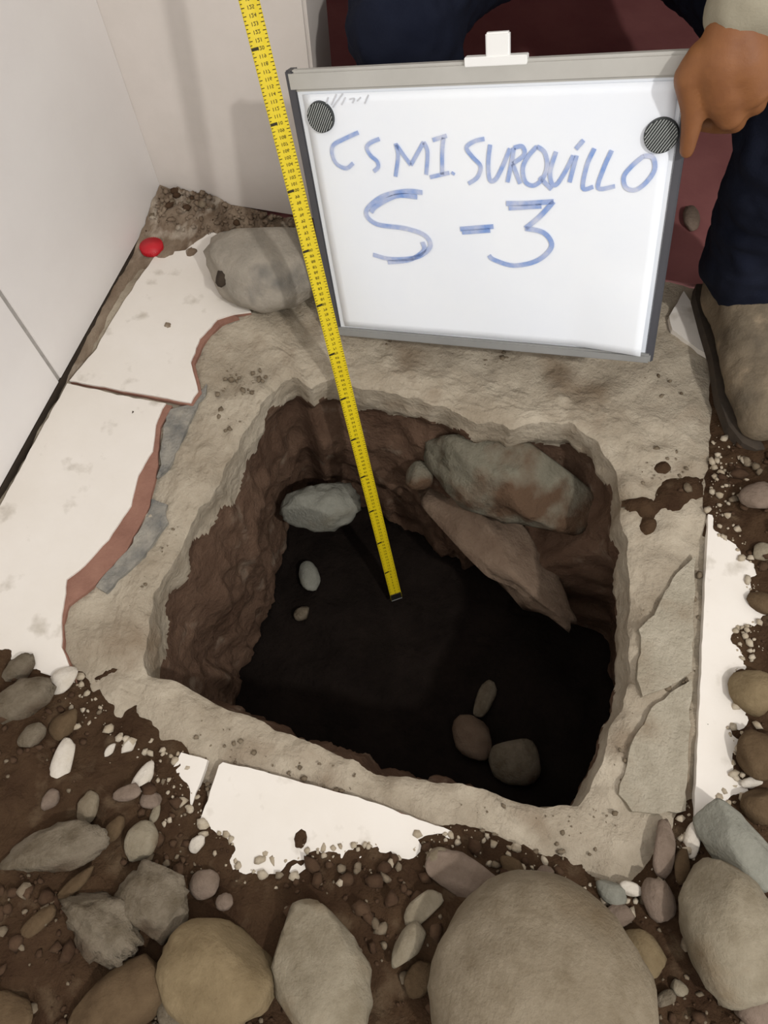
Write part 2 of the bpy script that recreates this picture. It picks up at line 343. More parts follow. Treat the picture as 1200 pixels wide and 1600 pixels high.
def soil_h(x, y):
    sd = seg_dist(x, y, CLEAN)
    q = np.stack([x, y, np.zeros_like(x)], -1)
    rag = fbm(q * 26, 4); big = fbm(q * 7 + 3.1, 3); fine = fbm(q * 70 + 9, 3)
    h = 0.030 * smooth(-0.004, 0.12, sd) + 0.03 * smooth(0.1, 0.35, sd) + (0.006 * rag + 0.012 * big * smooth(0.02, 0.12, sd) + 0.003 * fine) * smooth(-0.03, 0.02, sd) 
    h = h - 0.006 * smooth(0.012, -0.03, sd) - 0.03 * smooth(0.0, -0.05, sd)
    h = h - 0.09 * smooth(0.70, 0.93, x + 0.05 * rag) - 0.09 * smooth(-0.62, -0.83, y + 0.05 * rag)
    for bx, by, br, bh in BUMPS:
        d2 = ((x - bx) ** 2 + (y - by) ** 2) / br ** 2
        h = np.maximum(h, -0.05 + (bh + 0.05) * np.exp(-d2 * (0.5 + 0.35 * np.clip(rag, -1, 1))) + 0.002 * fine * np.exp(-d2))
    return h
SH = soil_h(GX, GY)
keepv = SH > -0.016
idx = -np.ones((ny, nx), int); vs_, n = [], 0
need = np.zeros((ny, nx), bool); cell = keepv[:-1, :-1] | keepv[1:, :-1] | keepv[:-1, 1:] | keepv[1:, 1:]
for dj in (0, 1):
    for di in (0, 1): need[dj:ny - 1 + dj, di:nx - 1 + di] |= cell
idx[need] = np.arange(need.sum()); V = np.c_[GX[need], GY[need], SH[need]]
cj, ci = np.nonzero(cell)
sf = np.c_[idx[cj, ci], idx[cj, ci + 1], idx[cj + 1, ci + 1], idx[cj + 1, ci]]
fc = V[sf].mean(1); dusty = (fc[:, 1] > 0.68) & (fc[:, 0] < -0.2)
def part_of(sel):
    u, inv = np.unique(sf[sel], return_inverse=True); return V[u], inv.reshape(-1, 4)
soil = from_np('soil', *part_of(~dusty), M['soil'])
dust = from_np('dust', *part_of(dusty), M['dust']); tag(dust, 'grey brown dust and dirt swept into the wall corner', 'dirt', kind='stuff')
tag(soil, 'loose dark brown soil spilled over the floor tiles', 'soil', kind='stuff')
def soil_at(x, y): return max(0.0, float(soil_h(np.array([x]), np.array([y]))[0]))

# ------------------------------------------------------------------ stones
def stone_mesh(name, rx, ry, rz, seed, rough=0.10, cuts=0, sub=3, freq=1.2, fine=0.0):
    bm = bmesh.new(); bmesh.ops.create_icosphere(bm, subdivisions=sub, radius=1.0)
    v = np.array([q.co[:] for q in bm.verts]); rg = np.random.default_rng(seed)
    off = rg.uniform(-40, 40, 3)
    v = v * (1 + rough * fbm(v * freq + off, 3) + fine * fbm(v * 5 + off, 3))[:, None]
    for k in range(cuts):
        d = rg.normal(size=3); d[2] *= 0.7; d /= np.linalg.norm(d); lim = rg.uniform(0.55, 0.82)
        e = np.maximum(0, v @ d - lim); v = v - np.outer(e * 0.93, d)
    ext = (v.max(0) - v.min(0)) / 2; v = (v - (v.max(0) + v.min(0)) / 2) / ext * [rx, ry, rz]
    for q, co in zip(bm.verts, v): q.co = co
    me = bpy.data.meshes.new(name); bm.to_mesh(me); bm.free(); return me
NS = [0]
def stone(name, u, v, w, h, ang, m, label, cat='stone', z=None, sink=0.30, flat=0.72, rough=0.15, cuts=1, group=None, fine=0.025, sub=None, tilt=0):
    """w x h are the pixels it spans along and across the direction ang (degrees, clockwise from the picture's right)"""
    NS[0] += 1
    p = P(u, v, 0.03 if z is None else z)
    k = depth_of(p) / F; rx, ry = w * k / 2, h * k / 2; rz = min(rx, ry) * flat
    a = math.radians(ang); q = P(u + 20 * math.cos(a), v + 20 * math.sin(a), p[2]); rot = math.atan2(q[1] - p[1], q[0] - p[0])
    if z is None:
        zz = soil_at(p[0], p[1]) + rz * (1 - 2 * sink)
        p = P(u, v, zz)
    me = stone_mesh(name, rx, ry, rz, 100 + NS[0], rough, cuts, sub or (4 if w > 100 else 3), 1.2, fine)
    o = link(name, me, M[m]); o.location = p; o.rotation_euler = (math.radians(tilt), 0, rot)
    return tag(o, label, cat, group)

stone('boulder', 848, 1548, 335, 318, 25, 'beige', 'huge smooth warm grey boulder, largest stone, below the pit', sink=0.25, rough=0.07, cuts=0, flat=0.7)
stone('boulder', 1143, 1452, 200, 145, 72, 'pale', 'large pale boulder with tan blotches right of the huge boulder', sink=0.2, rough=0.10, flat=0.8)
stone('stone', 1152, 1322, 138, 82, 48, 'blue', 'blue-grey slab-like stone wedged above the pale blotched boulder', cuts=4, sink=0.2)
stone('stone', 502, 1522, 215, 145, 68, 'pale', 'tall rough pale stone between the tan cobble and the huge boulder', cuts=3, rough=0.14, fine=0.05, sink=0.25)
stone('cobble', 337, 1525, 190, 145, 20, 'tan', 'yellowish tan rounded cobble left of the tall rough pale stone', cuts=2, rough=0.13, sink=0.2)
stone('cobble', 185, 1568, 165, 95, -32, 'brown', 'smooth brown cobble lying left of the yellowish tan cobble', sink=0.25)
stone('stone', 280, 1580, 80, 60, 30, 'grey', 'small grey stone tucked under the yellowish tan cobble', sink=0.2)
stone('concrete_chunk', 88, 1325, 165, 72, -10, 'grey', 'long flat grey-tan concrete chunk on the dark soil', 'concrete chunk', cuts=4, fine=0.12, sink=0.3)
stone('concrete_chunk', 157, 1440, 150, 92, 48, 'grey', 'crumbly pitted concrete chunk below the long flat chunk', 'concrete chunk', rough=0.18, cuts=1, fine=0.26, sink=0.2)
stone('concrete_chunk', 248, 1403, 130, 92, 38, 'grey', 'blocky grey concrete chunk right of the crumbly pitted one', 'concrete chunk', rough=0.16, cuts=4, fine=0.14, sink=0.2)
stone('pebble', 221, 1315, 62, 50, -70, 'pale', 'rounded pale pebble standing above the blocky concrete chunk', 'pebble', sink=0.15)
stone('pebble', 319, 1382, 48, 44, 0, 'pink', 'round greyish pebble right of the blocky concrete chunk', 'pebble', sink=0.2)
stone('pebble', 137, 1262, 50, 34, -70, 'beige', 'oval greyish pebble left of the small brown sliver', 'pebble', sink=0.2)
stone('pebble', 178, 1295, 42, 28, -62, 'brown', 'small brown sliver of stone between two rounded pebbles', 'pebble', sink=0.2)
stone('pebble', 351, 1409, 28, 26, 0, 'pink', 'tiny pinkish pebble beside the round greyish pebble', 'pebble', sink=0.2)
stone('stone', 8, 1590, 90, 70, 0, 'brown', 'dark brown stone cut off by the bottom left frame edge', sink=0.3)
stone('cobble', 1001, 1488, 72, 62, 50, 'tan', 'small tan cobble between the huge boulder and the pale blotched boulder', sink=0.2)
stone('pebble', 1029, 1406, 64, 54, 80, 'pink', 'pinkish grey oval pebble above the small tan cobble', 'pebble', sink=0.15)
stone('stone', 1038, 1325, 90, 36, 95, 'pink', 'upright narrow pinkish stone sliver at the pit slab corner', cuts=3, sink=0.2)
stone('tile_chip', 1082, 1310, 62, 26, 105, 'chip', 'white tile sliver beside the upright narrow pinkish stone', 'tile chip', cuts=4, sink=0.2)
stone('stone', 1066, 1352, 60, 26, 100, 'brown', 'thin brown stone sliver under the white tile sliver', cuts=3, sink=0.2)
stone('cobble', 1180, 1083, 80, 72, 0, 'tan', 'tan cobble beside the lower end of the white tile strip', sink=0.3)
stone('cobble', 1185, 1180, 78, 66, 80, 'brown', 'brown cobble below the tan cobble at the right edge', sink=0.25)
stone('cobble', 1190, 1258, 60, 62, 40, 'brown', 'dark brown cobble above the blue-grey slab-like stone', sink=0.3)
stone('pebble', 1186, 776, 60, 46, -20, 'pink', 'pinkish pebble lying in the soil just below the boot toe', 'pebble', sink=0.2)
stone('stone', 1188, 1572, 66, 80, 60, 'pink', 'greyish stone cut off by the bottom right corner', sink=0.2)
stone('tile_chip', 1178, 1222, 44, 18, -15, 'chip', 'white tile chip lying across the dark brown cobble', 'tile chip', cuts=4, sink=0.1)
stone('stone', 722, 1368, 120, 62, 28, 'pink', 'flat angular mauve-grey stone just above the huge boulder', cuts=5, flat=0.5, sink=0.2)
stone('pebble', 686, 1345, 42, 40, 0, 'beige', 'small round pebble above the flat angular mauve stone', 'pebble', sink=0.2)
stone('stone', 660, 1418, 72, 34, -40, 'pale', 'long pale sliver of stone left of the mauve stone', cuts=3, sink=0.15)
stone('stone', 637, 1478, 74, 38, -58, 'pale', 'pale pointed sliver left of the huge boulder', cuts=4, sink=0.15)
stone('pebble', 655, 1530, 56, 42, -55, 'brown', 'brown pebble in the gap left of the huge boulder', 'pebble', sink=0.25)
stone('pebble', 955, 1394, 52, 36, 40, 'blue', 'blue-grey pebble at the upper right of the huge boulder', 'pebble', sink=0.15)
stone('tile_chip', 986, 1389, 40, 22, 15, 'chip', 'white tile chip leaning on the blue-grey pebble', 'tile chip', cuts=4, sink=0.1)
stone('pebble', 968, 1430, 36, 44, 70, 'pink', 'pinkish pebble between the white chip and the small tan cobble', 'pebble', sink=0.2)
stone('pebble', 800, 1355, 44, 28, 30, 'brown', 'brown pebble in the soil trough above the huge boulder', 'pebble', sink=0.25)
stone('pebble', 850, 1372, 30, 40, 40, 'pink', 'small upright pebble touching the top of the huge boulder', 'pebble', sink=0.2)
stone('tile_chip', 98, 1190, 72, 34, -72, 'chip', 'largest white tile chip, alone on the dark soil at left', 'tile chip', cuts=5, flat=0.5, sink=0.1)
stone('tile_chip', 201, 1167, 28, 18, -50, 'chip', 'small white tile chip just below the left concrete edge', 'tile chip', cuts=4, flat=0.5, sink=0.1)
stone('tile_chip', 172, 1172, 24, 14, -40, 'chip', 'tiny white tile chip left of another small white chip', 'tile chip', cuts=4, flat=0.5, sink=0.1)
stone('tile_chip', 222, 1218, 62, 26, -55, 'chip', 'long white tile chip amid rubble left of the floor joint', 'tile chip', cuts=4, flat=0.5, sink=0.1)
stone('tile_chip', 198, 1240, 46, 24, -20, 'pink', 'dusty pale chip below the long white tile chip', 'tile chip', cuts=4, flat=0.5, sink=0.1)
stone('tile_chip', 308, 1318, 30, 22, -40, 'chip', 'white tile chip just below the dirty floor joint', 'tile chip', cuts=4, flat=0.5, sink=0.1)
stone('pebble', 235, 1250, 34, 26, 10, 'pink', 'pinkish pebble right of the dusty pale chip', 'pebble', sink=0.2)
stone('pebble', 243, 1272, 14, 30, 20, 'pale', 'thin pale pebble sliver below the pinkish pebble', 'pebble', sink=0.2)
stone('concrete_chunk', 38, 1092, 100, 66, -30, 'grey', 'rough grey concrete chunk at the dirty end of the left tile', 'concrete chunk', cuts=3, fine=0.16, sink=0.35)
stone('concrete_chunk', 30, 1045, 60, 40, -50, 'grey', 'small grey concrete chunk lying on the dirty end of the left tile', 'concrete chunk', cuts=3, fine=0.12, sink=0.3)
stone('pebble', 50, 1150, 46, 34, -50, 'grey', 'grey pebble in the rubble at the end of the left tile', 'pebble', sink=0.2, cuts=2)
stone('pebble', 100, 1130, 54, 36, -50, 'brown', 'brown stone piece at the lower left corner of the slab', 'pebble', sink=0.2, cuts=3)
stone('tile_chip', 97, 1062, 54, 40, -40, 'chip', 'broken white tile corner at the end of the left tile', 'tile chip', sink=0.1, cuts=4, flat=0.4)
stone('pebble', 78, 1250, 26, 34, 20, 'pink', 'faint pinkish pebble below the largest white tile chip', 'pebble', sink=0.3)
stone('stone', 60, 1440, 60, 26, -40, 'brown', 'thin dark stone half buried left of the crumbly pitted chunk', sink=0.3, cuts=2)
stone('stone', 115, 1385, 80, 22, -42, 'brown', 'thin brown stone splinter below the long flat chunk', sink=0.2, cuts=3)
stone('pebble', 1192, 862, 34, 30, 0, 'pale', 'pale pebble in the soil right of the white tile strip', 'pebble', sink=0.2)
stone('pebble', 1190, 940, 44, 36, 40, 'brown', 'brown pebble beside the widest part of the white strip', 'pebble', sink=0.3)
stone('pebble', 1062, 1545, 26, 22, 40, 'pale', 'little pale pebble right of the huge boulder', 'pebble', sink=0.2)
stone('pebble', 1040, 1560, 20, 34, 60, 'grey', 'little grey pebble at the lower right of the huge boulder', 'pebble', sink=0.2)

stone('pebble', 1080, 340, 52, 26, 75, 'pink', 'small pinkish scrap on the maroon floor beside the board', 'pebble', z=0.008)
# rocks in the pit
stone('rock', 500, 792, 130, 72, -8, 'blue', 'blue-grey rock bedded in the far left pit wall', 'rock', z=-0.37, cuts=2, rough=0.20, flat=1.0, fine=0.10, sub=4)
stone('rock', 800, 742, 300, 150, 24, 'pitrock', 'big greenish grey rock bedded high in the far pit wall', 'rock', z=-0.17, cuts=5, rough=0.24, flat=0.8, fine=0.10, sub=4)
stone('rock', 778, 856, 330, 105, 42, 'pitrock2', 'long slanting brown rock ledge below the greenish grey rock', 'rock', z=-0.33, cuts=4, rough=0.22, flat=0.9, fine=0.12, sub=4)
stone('rock', 655, 742, 44, 48, 0, 'pitrock', 'small pale rock beside the crack in the far pit wall', 'rock', z=-0.24, cuts=2, rough=0.12, flat=0.8)
ZB = -DEPTH
stone('stone', 806, 1193, 80, 72, -20, 'grey', 'round grey stone on the pit bottom near its front wall', z=ZB + 0.015, rough=0.08)
stone('stone', 738, 1152, 78, 60, 60, 'pitrock2', 'dull brown stone on the pit bottom beside the round grey one', z=ZB + 0.015)
stone('pebble', 757, 1092, 62, 28, -62, 'grey', 'thin pale pebble lying on the middle of the pit bottom', 'pebble', z=ZB + 0.01)
stone('pebble', 483, 900, 52, 32, 75, 'blue', 'greyish pebble on the pit bottom under the blue-grey rock', 'pebble', z=ZB + 0.012)
stone('pebble', 472, 958, 28, 22, -30, 'grey', 'tiny pebble on the pit bottom by its left wall', 'pebble', z=ZB + 0.01)

# big dusty lump with a hollow, behind the tiles
lp = P(418, 408, 0.05); lump = empty('concrete_lump', (lp[0], lp[1], 0.0), 'big dusty grey rounded lump with shade painted in the hollow at its end', 'concrete lump')
k = depth_of(lp) / F
me = stone_mesh('lump_body', 104 * k, 88 * k, 0.075, 501, 0.12, 1, 4, 1.1, 0.04)
for q in me.vertices:                                   # press the hollow into its left end
    d = (Vector(q.co) - Vector((-86 * k, 2 * k, 0.036))).length
    if d < 0.040: q.co += Vector((0.6, 0, -0.55)).normalized() * 0.032 * (1 - d / 0.040)
body = link('lump_body', me, M['lump'], lump); body.location = (0, 0, 0.05)
a_ = P(435, 412, 0.05) - lp; body.rotation_euler[2] = math.atan2(a_[1], a_[0]) 
hl = link('hollow', stone_mesh('hollow', 15 * k, 25 * k, 0.012, 502, 0.08, 0, 2), M['dark'], lump)  # raised disc whose dark colour stands in for shade inside the hollow
hq = P(347, 420, 0.085); hl.location = (hq[0] - lp[0], hq[1] - lp[1], 0.070); hl.rotation_euler = (0, -0.7, 0.15)

# ------------------------------------------------------------------ fine gravel (stuff)
def gravel(name, pts, m, label, smin, smax, seed, up=0.35):
    rg = np.random.default_rng(seed); vs, fs = [], []; n = 0
    bm = bmesh.new(); bmesh.ops.create_icosphere(bm, subdivisions=1, radius=1.0)
    base = np.array([q.co[:] for q in bm.verts]); bf = np.array([[q.index for q in f.verts] for f in bm.faces]); bm.free()
    base2 = base.copy()
    for p in pts:
        s = smin + (smax - smin) * rg.random() ** 3
        v = base * (1 + 0.22 * rg.normal(size=(len(base), 1))) * [s * rg.uniform(0.7, 1.5), s, s * rg.uniform(0.5, 0.9)]
        a = rg.uniform(0, 6.28); c_, s_ = math.cos(a), math.sin(a)
        v = v @ np.array([[c_, -s_, 0], [s_, c_, 0], [0, 0, 1]]).T + p + [0, 0, s * up]
        vs.append(v); fs.append(bf + n); n += len(base)
    return tag(from_np(name, np.concatenate(vs), np.concatenate(fs), m), label, 'gravel', kind='stuff')
rg = np.random.default_rng(5)
cand = np.c_[rg.uniform(-0.85, 0.7, 9000), rg.uniform(-0.5, 1.24, 9000)]
sdc = seg_dist(cand[:, 0], cand[:, 1], CLEAN); hc = soil_h(cand[:, 0], cand[:, 1])
dens = fbm(np.c_[cand * 9, np.zeros(len(cand))], 3)
on = (hc > 0.002) & (dens > -0.25)
pts = np.c_[cand[on], hc[on]]
gravel('gravel', pts[: len(pts) // 3], M['gravelA'], 'fine grey gravel scattered over the loose soil', 0.002, 0.011, 1)
gravel('gravel', pts[len(pts) // 3: len(pts)], M['gravelB'], 'small brown clods crumbled over the loose soil', 0.002, 0.012, 2)
# crumbs on the bare concrete
sdr = seg_dist(cand[:, 0], cand[:, 1], RIM)
onc = (sdc < -0.005) & (sdr > 0.012) & (cand[:, 0] > -0.55) & (cand[:, 0] < 0.40) & (sdr < 0.22) & (cand[:, 1] < 1.1) & (dens > 0.1)
cp = cand[onc][:420]; gravel('gravel', np.c_[cp, np.full(len(cp), -0.011)], M['gravelA'], 'tiny concrete crumbs on the bare slab edge', 0.001, 0.006, 3)
fr = np.c_[rg.uniform(-0.6, 0.5, 14000), rg.uniform(-0.3, 0.9, 14000)]
sdf = seg_dist(fr[:, 0], fr[:, 1], CLEAN); ok = (sdf > -0.012) & (sdf < 0.05 * rg.random(len(fr)) ** 1.5)
fr = fr[ok][:1300]; gravel('gravel', np.c_[fr, np.maximum(-0.008, soil_h(fr[:, 0], fr[:, 1]))], M['gravelC'], 'pale crumbs of tile and mortar along the edge of the soil', 0.001, 0.008, 6)
# heap of crumbs at the foot of the back wall
hp = np.c_[rg.uniform(-0.85, -0.48, 420), 1.245 - 0.10 * rg.random(420) ** 1.6]
gravel('gravel', np.c_[hp, np.maximum(0, soil_h(hp[:, 0], hp[:, 1]))], M['dust'], 'grey crumbs heaped along the foot of the back wall', 0.0015, 0.008, 4)

# ------------------------------------------------------------------ red cap
cpos = P(237, 386, 0.006); bm = bmesh.new()
cap = empty('bottle_cap', (cpos[0], cpos[1], 0.0), 'small round red plastic cap on the floor against the left wall', 'cap')
bmesh.ops.create_cone(bm, cap_ends=True, segments=40, radius1=0.0255, radius2=0.0245, depth=0.012)
for v in bm.verts:
    v.co.z += 0.0065
bmesh.ops.bevel(bm, geom=[e for e in bm.edges if all(v.co.z > 0.01 for v in e.verts)], offset=0.002, segments=2, affect='EDGES')
from_bm('cap_top', bm, M['red'], cap, True)
bm = bmesh.new()
for i in range(36):
    a = i * math.pi / 18; mt = Matrix.Translation((0.0252 * math.cos(a), 0.0252 * math.sin(a), 0.006)) @ Matrix.Rotation(a, 4, 'Z') @ Matrix.Diagonal((0.0016, 0.0018, 0.010, 1))
    bmesh.ops.create_cube(bm, size=1.0, matrix=mt)
from_bm('cap_ridges', bm, M['red'], cap)

# ------------------------------------------------------------------ whiteboard
BW, BH = 0.60, 0.466
BU = np.array([0.97439975, -0.07201418, 0.21297671]); BV = np.array([-0.18404009, 0.28860002, 0.93959527]); BN = np.array([-0.12912926, -0.95473765, 0.26795829])
BT = np.array([-0.430, 1.056, 0.466])                  # top left corner
BR = BT - BV * BH                                      # bottom left corner
board = empty('whiteboard', BR, 'white board with grey frame held upright behind the pit', 'whiteboard')
board.matrix_world = Matrix(((BU[0], BV[0], BN[0], BR[0]), (BU[1], BV[1], BN[1], BR[1]), (BU[2], BV[2], BN[2], BR[2]), (0, 0, 0, 1)))
BM = board.matrix_world.copy()
def blocal(u, v, n=0.0):
    """spot of the photograph -> board coordinates (x right, y up) on the plane n in front of its face"""
    d = ray(u, v); o = BR + BN * n; t = ((o - [0, 0, H]) @ BN) / (d @ BN); q = d * t + [0, 0, H] - BR
    return np.array([q @ BU, q @ BV, n])
def bworld(l): return BR + BU * l[0] + BV * l[1] + BN * l[2]
box('panel', (0.008, 0.008, -0.012), (BW - 0.008, BH - 0.008, -0.001), M['board'], board)
box('top_frame', (0.0, BH - 0.030, -0.014), (BW, BH, 0.004), M['alu'], board, 0.004)
box('bottom_frame', (0.0, 0.0, -0.014), (BW, 0.017, 0.007), M['tray'], board, 0.003)
box('side_frame', (-0.003, 0.0, -0.020), (0.012, BH, 0.002), M['darkframe'], board, 0.002)
box('side_frame', (BW - 0.010, 0.0, -0.020), (BW + 0.004, BH, 0.001), M['darkframe'], board, 0.002)
hook = blocal(775, 92, 0.0)
hx = hook[0]
hg = box('hanging_clip', (hx - 0.045, BH - 0.006, -0.008), (hx + 0.045, BH + 0.006, 0.0055), M['plastic'], board, 0.001)
hg['label'] = 'white plastic clip on the top frame'
box('clip_tab', (hx - 0.014, BH + 0.004, -0.006), (hx + 0.020, BH + 0.034, 0.004), M['plastic'], hg, 0.002)

# sheet of paper: thin, slightly wavy, one corner lifted
sp = [blocal(478, 128), blocal(1056, 128), blocal(1012, 552), blocal(540, 512)]
sx0, sx1, sy0, sy1 = 0.022, BW - 0.016, 0.020, BH - 0.034
nu, nv = 40, 30; v_, f_ = [], []
for j in range(nv):
    for i in range(nu):
        s, t = i / (nu - 1), j / (nv - 1); x = sx0 + (sx1 - sx0) * s; y = sy0 + (sy1 - sy0) * t
        z = 0.0012 + 0.0010 * math.sin(s * 7 + t * 3) ** 2 * (1 - t) + 0.016 * max(0, s - 0.80) / 0.2 * max(0, 0.35 - t) / 0.35
        v_.append((x, y, z))
for j in range(nv - 1):
    for i in range(nu - 1): f_.append((j * nu + i, j * nu + i + 1, (j + 1) * nu + i + 1, (j + 1) * nu + i))
paper = from_np('paper_sheet', v_, f_, M['paper']); paper.matrix_world = BM
sm_ = paper.modifiers.new('thickness', 'SOLIDIFY'); sm_.thickness = 0.0004
tag(paper, 'large white paper sheet with blue handwriting pinned on the board', 'paper sheet')

def ribbon(bm, pts, w, z):
    """a flat marker stroke through board points"""
    pts = [np.array(p[:2]) for p in pts]
    if len(pts) > 2:                                   # smooth with Catmull-Rom
        q = [pts[0]] + pts + [pts[-1]]; out = []
        for k in range(1, len(q) - 2):
            for i in range(6):
                t = i / 6; a, b, c, d = q[k - 1], q[k], q[k + 1], q[k + 2]
                out.append(0.5 * ((2 * b) + (c - a) * t + (2 * a - 5 * b + 4 * c - d) * t * t + (3 * b - a - 3 * c + d) * t ** 3))
        pts = out + [pts[-1]]
    L, R = [], []
    for k, p in enumerate(pts):
        d = pts[min(k + 1, len(pts) - 1)] - pts[max(k - 1, 0)]; d = d / (np.linalg.norm(d) + 1e-9); nrm = np.array([-d[1], d[0]]) * w / 2
        L.append(bm.verts.new((*(p + nrm), z))); R.append(bm.verts.new((*(p - nrm), z)))
    for k in range(len(pts) - 1): bm.faces.new((L[k], R[k], R[k + 1], L[k + 1]))
def writing(name, strokes, wpx, m, parent, z=0.0030):
    bm = bmesh.new()
    for s in strokes: ribbon(bm, [blocal(u, v, z) for u, v in s], wpx * 0.00098, z)
    return from_bm(name, bm, m, parent)
SMALL = [[(560,207),(536,218),(521,227),(519,241),(526,256),(541,263),(552,255)],
         [(593,217),(579,223),(573,231),(579,243),(589,252),(591,261),(584,268)],
         [(618,224),(622,243),(618,276)], [(619,226),(631,243),(642,258)], [(642,258),(662,222)], [(662,222),(668,238),(666,273)],
         [(693,215),(691,239),(691,273)], [(676,219),(698,212)], [(672,277),(702,270)], [(707,273),(709,269)],
         [(757,217),(741,221),(729,231),(739,246),(751,260),(746,277),(732,287)],
         [(766,226),(763,253),(765,280),(774,281),(786,259),(797,232)],
         [(803,231),(799,256),(793,285)], [(803,231),(816,229),(819,242),(801,256)], [(801,256),(813,287)],
         [(839,229),(825,245),(817,263),(821,284),(834,290),(848,279),(855,259),(851,238),(839,229)], [(843,277),(862,296)],
         [(869,237),(860,267),(862,286),(870,288),(884,267),(896,243)],
         [(901,243),(896,262),(890,285)], [(912,219),(900,233)],
         [(929,232),(917,259),(911,294),(927,292)], [(956,235),(943,264),(935,294),(961,291)],
         [(1006,244),(988,259),(975,276),(978,293),(993,297),(1010,285),(1023,265),(1020,246),(1006,244)]]
writing('handwriting', SMALL, 6.5, M['marker'], paper)
BIG = [[(660,301),(633,299),(596,308),(572,331),(588,350),(633,357),(664,368),(672,386),(651,402),(612,405),(583,398)],
       [(652,308),(620,306),(588,322),(580,332)], [(660,378),(662,392),(640,406),(606,410)],
       [(719,358),(771,354)], [(722,363),(766,360)],
       [(791,318),(821,318),(865,315)], [(795,325),(846,322)], [(865,315),(844,338),(821,357)],
       [(821,357),(850,364),(862,385),(840,407),(803,415),(772,406),(764,399)]]
writing('handwriting', BIG, 8, M['marker'], paper)
writing('faint_print', [[(513,152),(508,168)],[(526,147),(518,164)],[(536,146),(520,168)],[(540,152),(534,164)],[(546,155),(554,154),(551,161)],[(558,158),(564,152)],[(570,162),(576,148)]], 2.2, M['faint'], paper)

def magnet(u, v, label):
    c = blocal(u, v, 0.004); o = empty('magnet', (0, 0, 0), label, 'magnet', 'round ribbed magnets'); o.matrix_world = BM @ Matrix.Translation((c[0], c[1], 0.004))
    bm = bmesh.new(); bmesh.ops.create_cone(bm, cap_ends=True, segments=40, radius1=0.0235, radius2=0.0225, depth=0.006); from_bm('magnet_body', bm, M['mesh'], o)
    bm = bmesh.new(); a = math.radians(57)
    for k in range(-6, 7):
        off = k * 0.0034; hl = math.sqrt(max(0.0215 ** 2 - off ** 2, 1e-6))
        mt = Matrix.Rotation(a, 4, 'Z') @ Matrix.Translation((0, off, 0.0032)) @ Matrix.Diagonal((2 * hl, 0.0008, 0.0008, 1))
        bmesh.ops.create_cube(bm, size=1.0, matrix=mt)
    from_bm('magnet_ribs', bm, M['rib'], o); return o
magnet(501, 183, 'dark round ribbed magnet at the top left of the paper')
magnet(1033, 212, 'dark round ribbed magnet beside the thumb at the top right')

# ------------------------------------------------------------------ tape measure
T0, T1 = P(620, 936, -0.565), P(389, 0, 0.585)
td = T0 - T1; tl = np.linalg.norm(td); td /= tl
T2 = T1 - td * 0.20                                    # on up to the case, above the frame
tn = np.array([0, 0, H]) + [0.3, -0.2, 0] - (T0 + T2) / 2; tn -= td * (tn @ td); tn /= np.linalg.norm(tn); tw = np.cross(tn, td)
tape = empty('tape_measure', T0, 'long yellow steel tape measure let down into the pit', 'tape measure')
TL = np.linalg.norm(T2 - T0)
def tp(s, w, n=0.0): return tuple(-td * s + tw * w + tn * n)        # s metres up from the hook
HW = 0.0145
v_, f_ = [], []; ns = 60
for i in range(ns + 1):
    for w in np.linspace(-1, 1, 7):
        v_.append(tp(TL * i / ns, HW * w, -0.0022 * (1 - w * w) ))
for i in range(ns):
    for k in range(6): f_.append((i * 7 + k, i * 7 + k + 1, (i + 1) * 7 + k + 1, (i + 1) * 7 + k))
blade = from_np('blade', v_, f_, M['yellow'], tape); sd_ = blade.modifiers.new('thickness', 'SOLIDIFY'); sd_.thickness = 0.0005
def surf(w): return -0.0022 * (1 - w * w) + 0.0004
v_, f_ = [], []
def mark(s0, s1, w0, w1):
    n = len(v_)
    for s, w in ((s0, w0), (s1, w0), (s1, w1), (s0, w1)): v_.append(tp(s, w * HW, surf(w) + 0.0002))
    f_.append((n, n + 1, n + 2, n + 3))
for mm in range(5, int(TL * 1000) - 30, 2):
    pass
for k in range(2, int(TL * 200) - 4):                   # every half centimetre along both edges
    s = k * 0.005; l = 0.34 if k % 2 == 0 else 0.2
    for a_ in (-1, 1):
        mark(s - 0.0005, s + 0.0005, a_ * 0.97, a_ * (0.97 - l))
    if k % 20 == 0: mark(s - 0.002, s + 0.002, -0.97, -0.2)
nm = from_np('scale_marks', v_, f_, M['ink'], tape, False); tag(nm, kind='stuff')
v_, f_ = [], []; vn = 0
for cm in range(2, int(TL * 100) - 3):
    cu = bpy.data.curves.new('digits', 'FONT'); cu.body = str(cm); cu.size = 0.0095; cu.align_x = 'CENTER'; cu.align_y = 'CENTER'; cu.resolution_u = 2
    to = bpy.data.objects.new('digits', cu); me = to.to_mesh()
    for q in me.vertices: v_.append(tp(cm * 0.01 - q.co.y * 0.75 - 0.0002, q.co.x * 0.8, surf(0) + 0.0005))
    for p_ in me.polygons: f_.append(tuple(i + vn for i in p_.vertices))
    vn += len(me.vertices); to.to_mesh_clear(); bpy.data.objects.remove(to); bpy.data.curves.remove(cu)
nm = from_np('scale_numbers', v_, f_, M['ink'], tape, False); tag(nm, kind='stuff')
bm = bmesh.new()
for (s0, s1, n0, n1) in ((-0.002, 0.0, -0.012, 0.002), (-0.001, 0.02, 0.0002, 0.0012)):
    c8 = [bm.verts.new(tp(s, w * HW * 0.95, n_)) for s in (s0, s1) for w in (-1, 1) for n_ in (n0, n1)]
    for q in ((0,1,3,2),(4,5,7,6),(0,1,5,4),(2,3,7,6),(0,2,6,4),(1,3,7,5)): bm.faces.new([c8[i] for i in q])
from_bm('hook', bm, M['steel'], tape)
bm = bmesh.new(); c8 = [bm.verts.new(tp(TL + s, w * 0.018, n_)) for s in (-0.005, 0.062) for w in (-1, 1) for n_ in (-0.055, 0.012)]
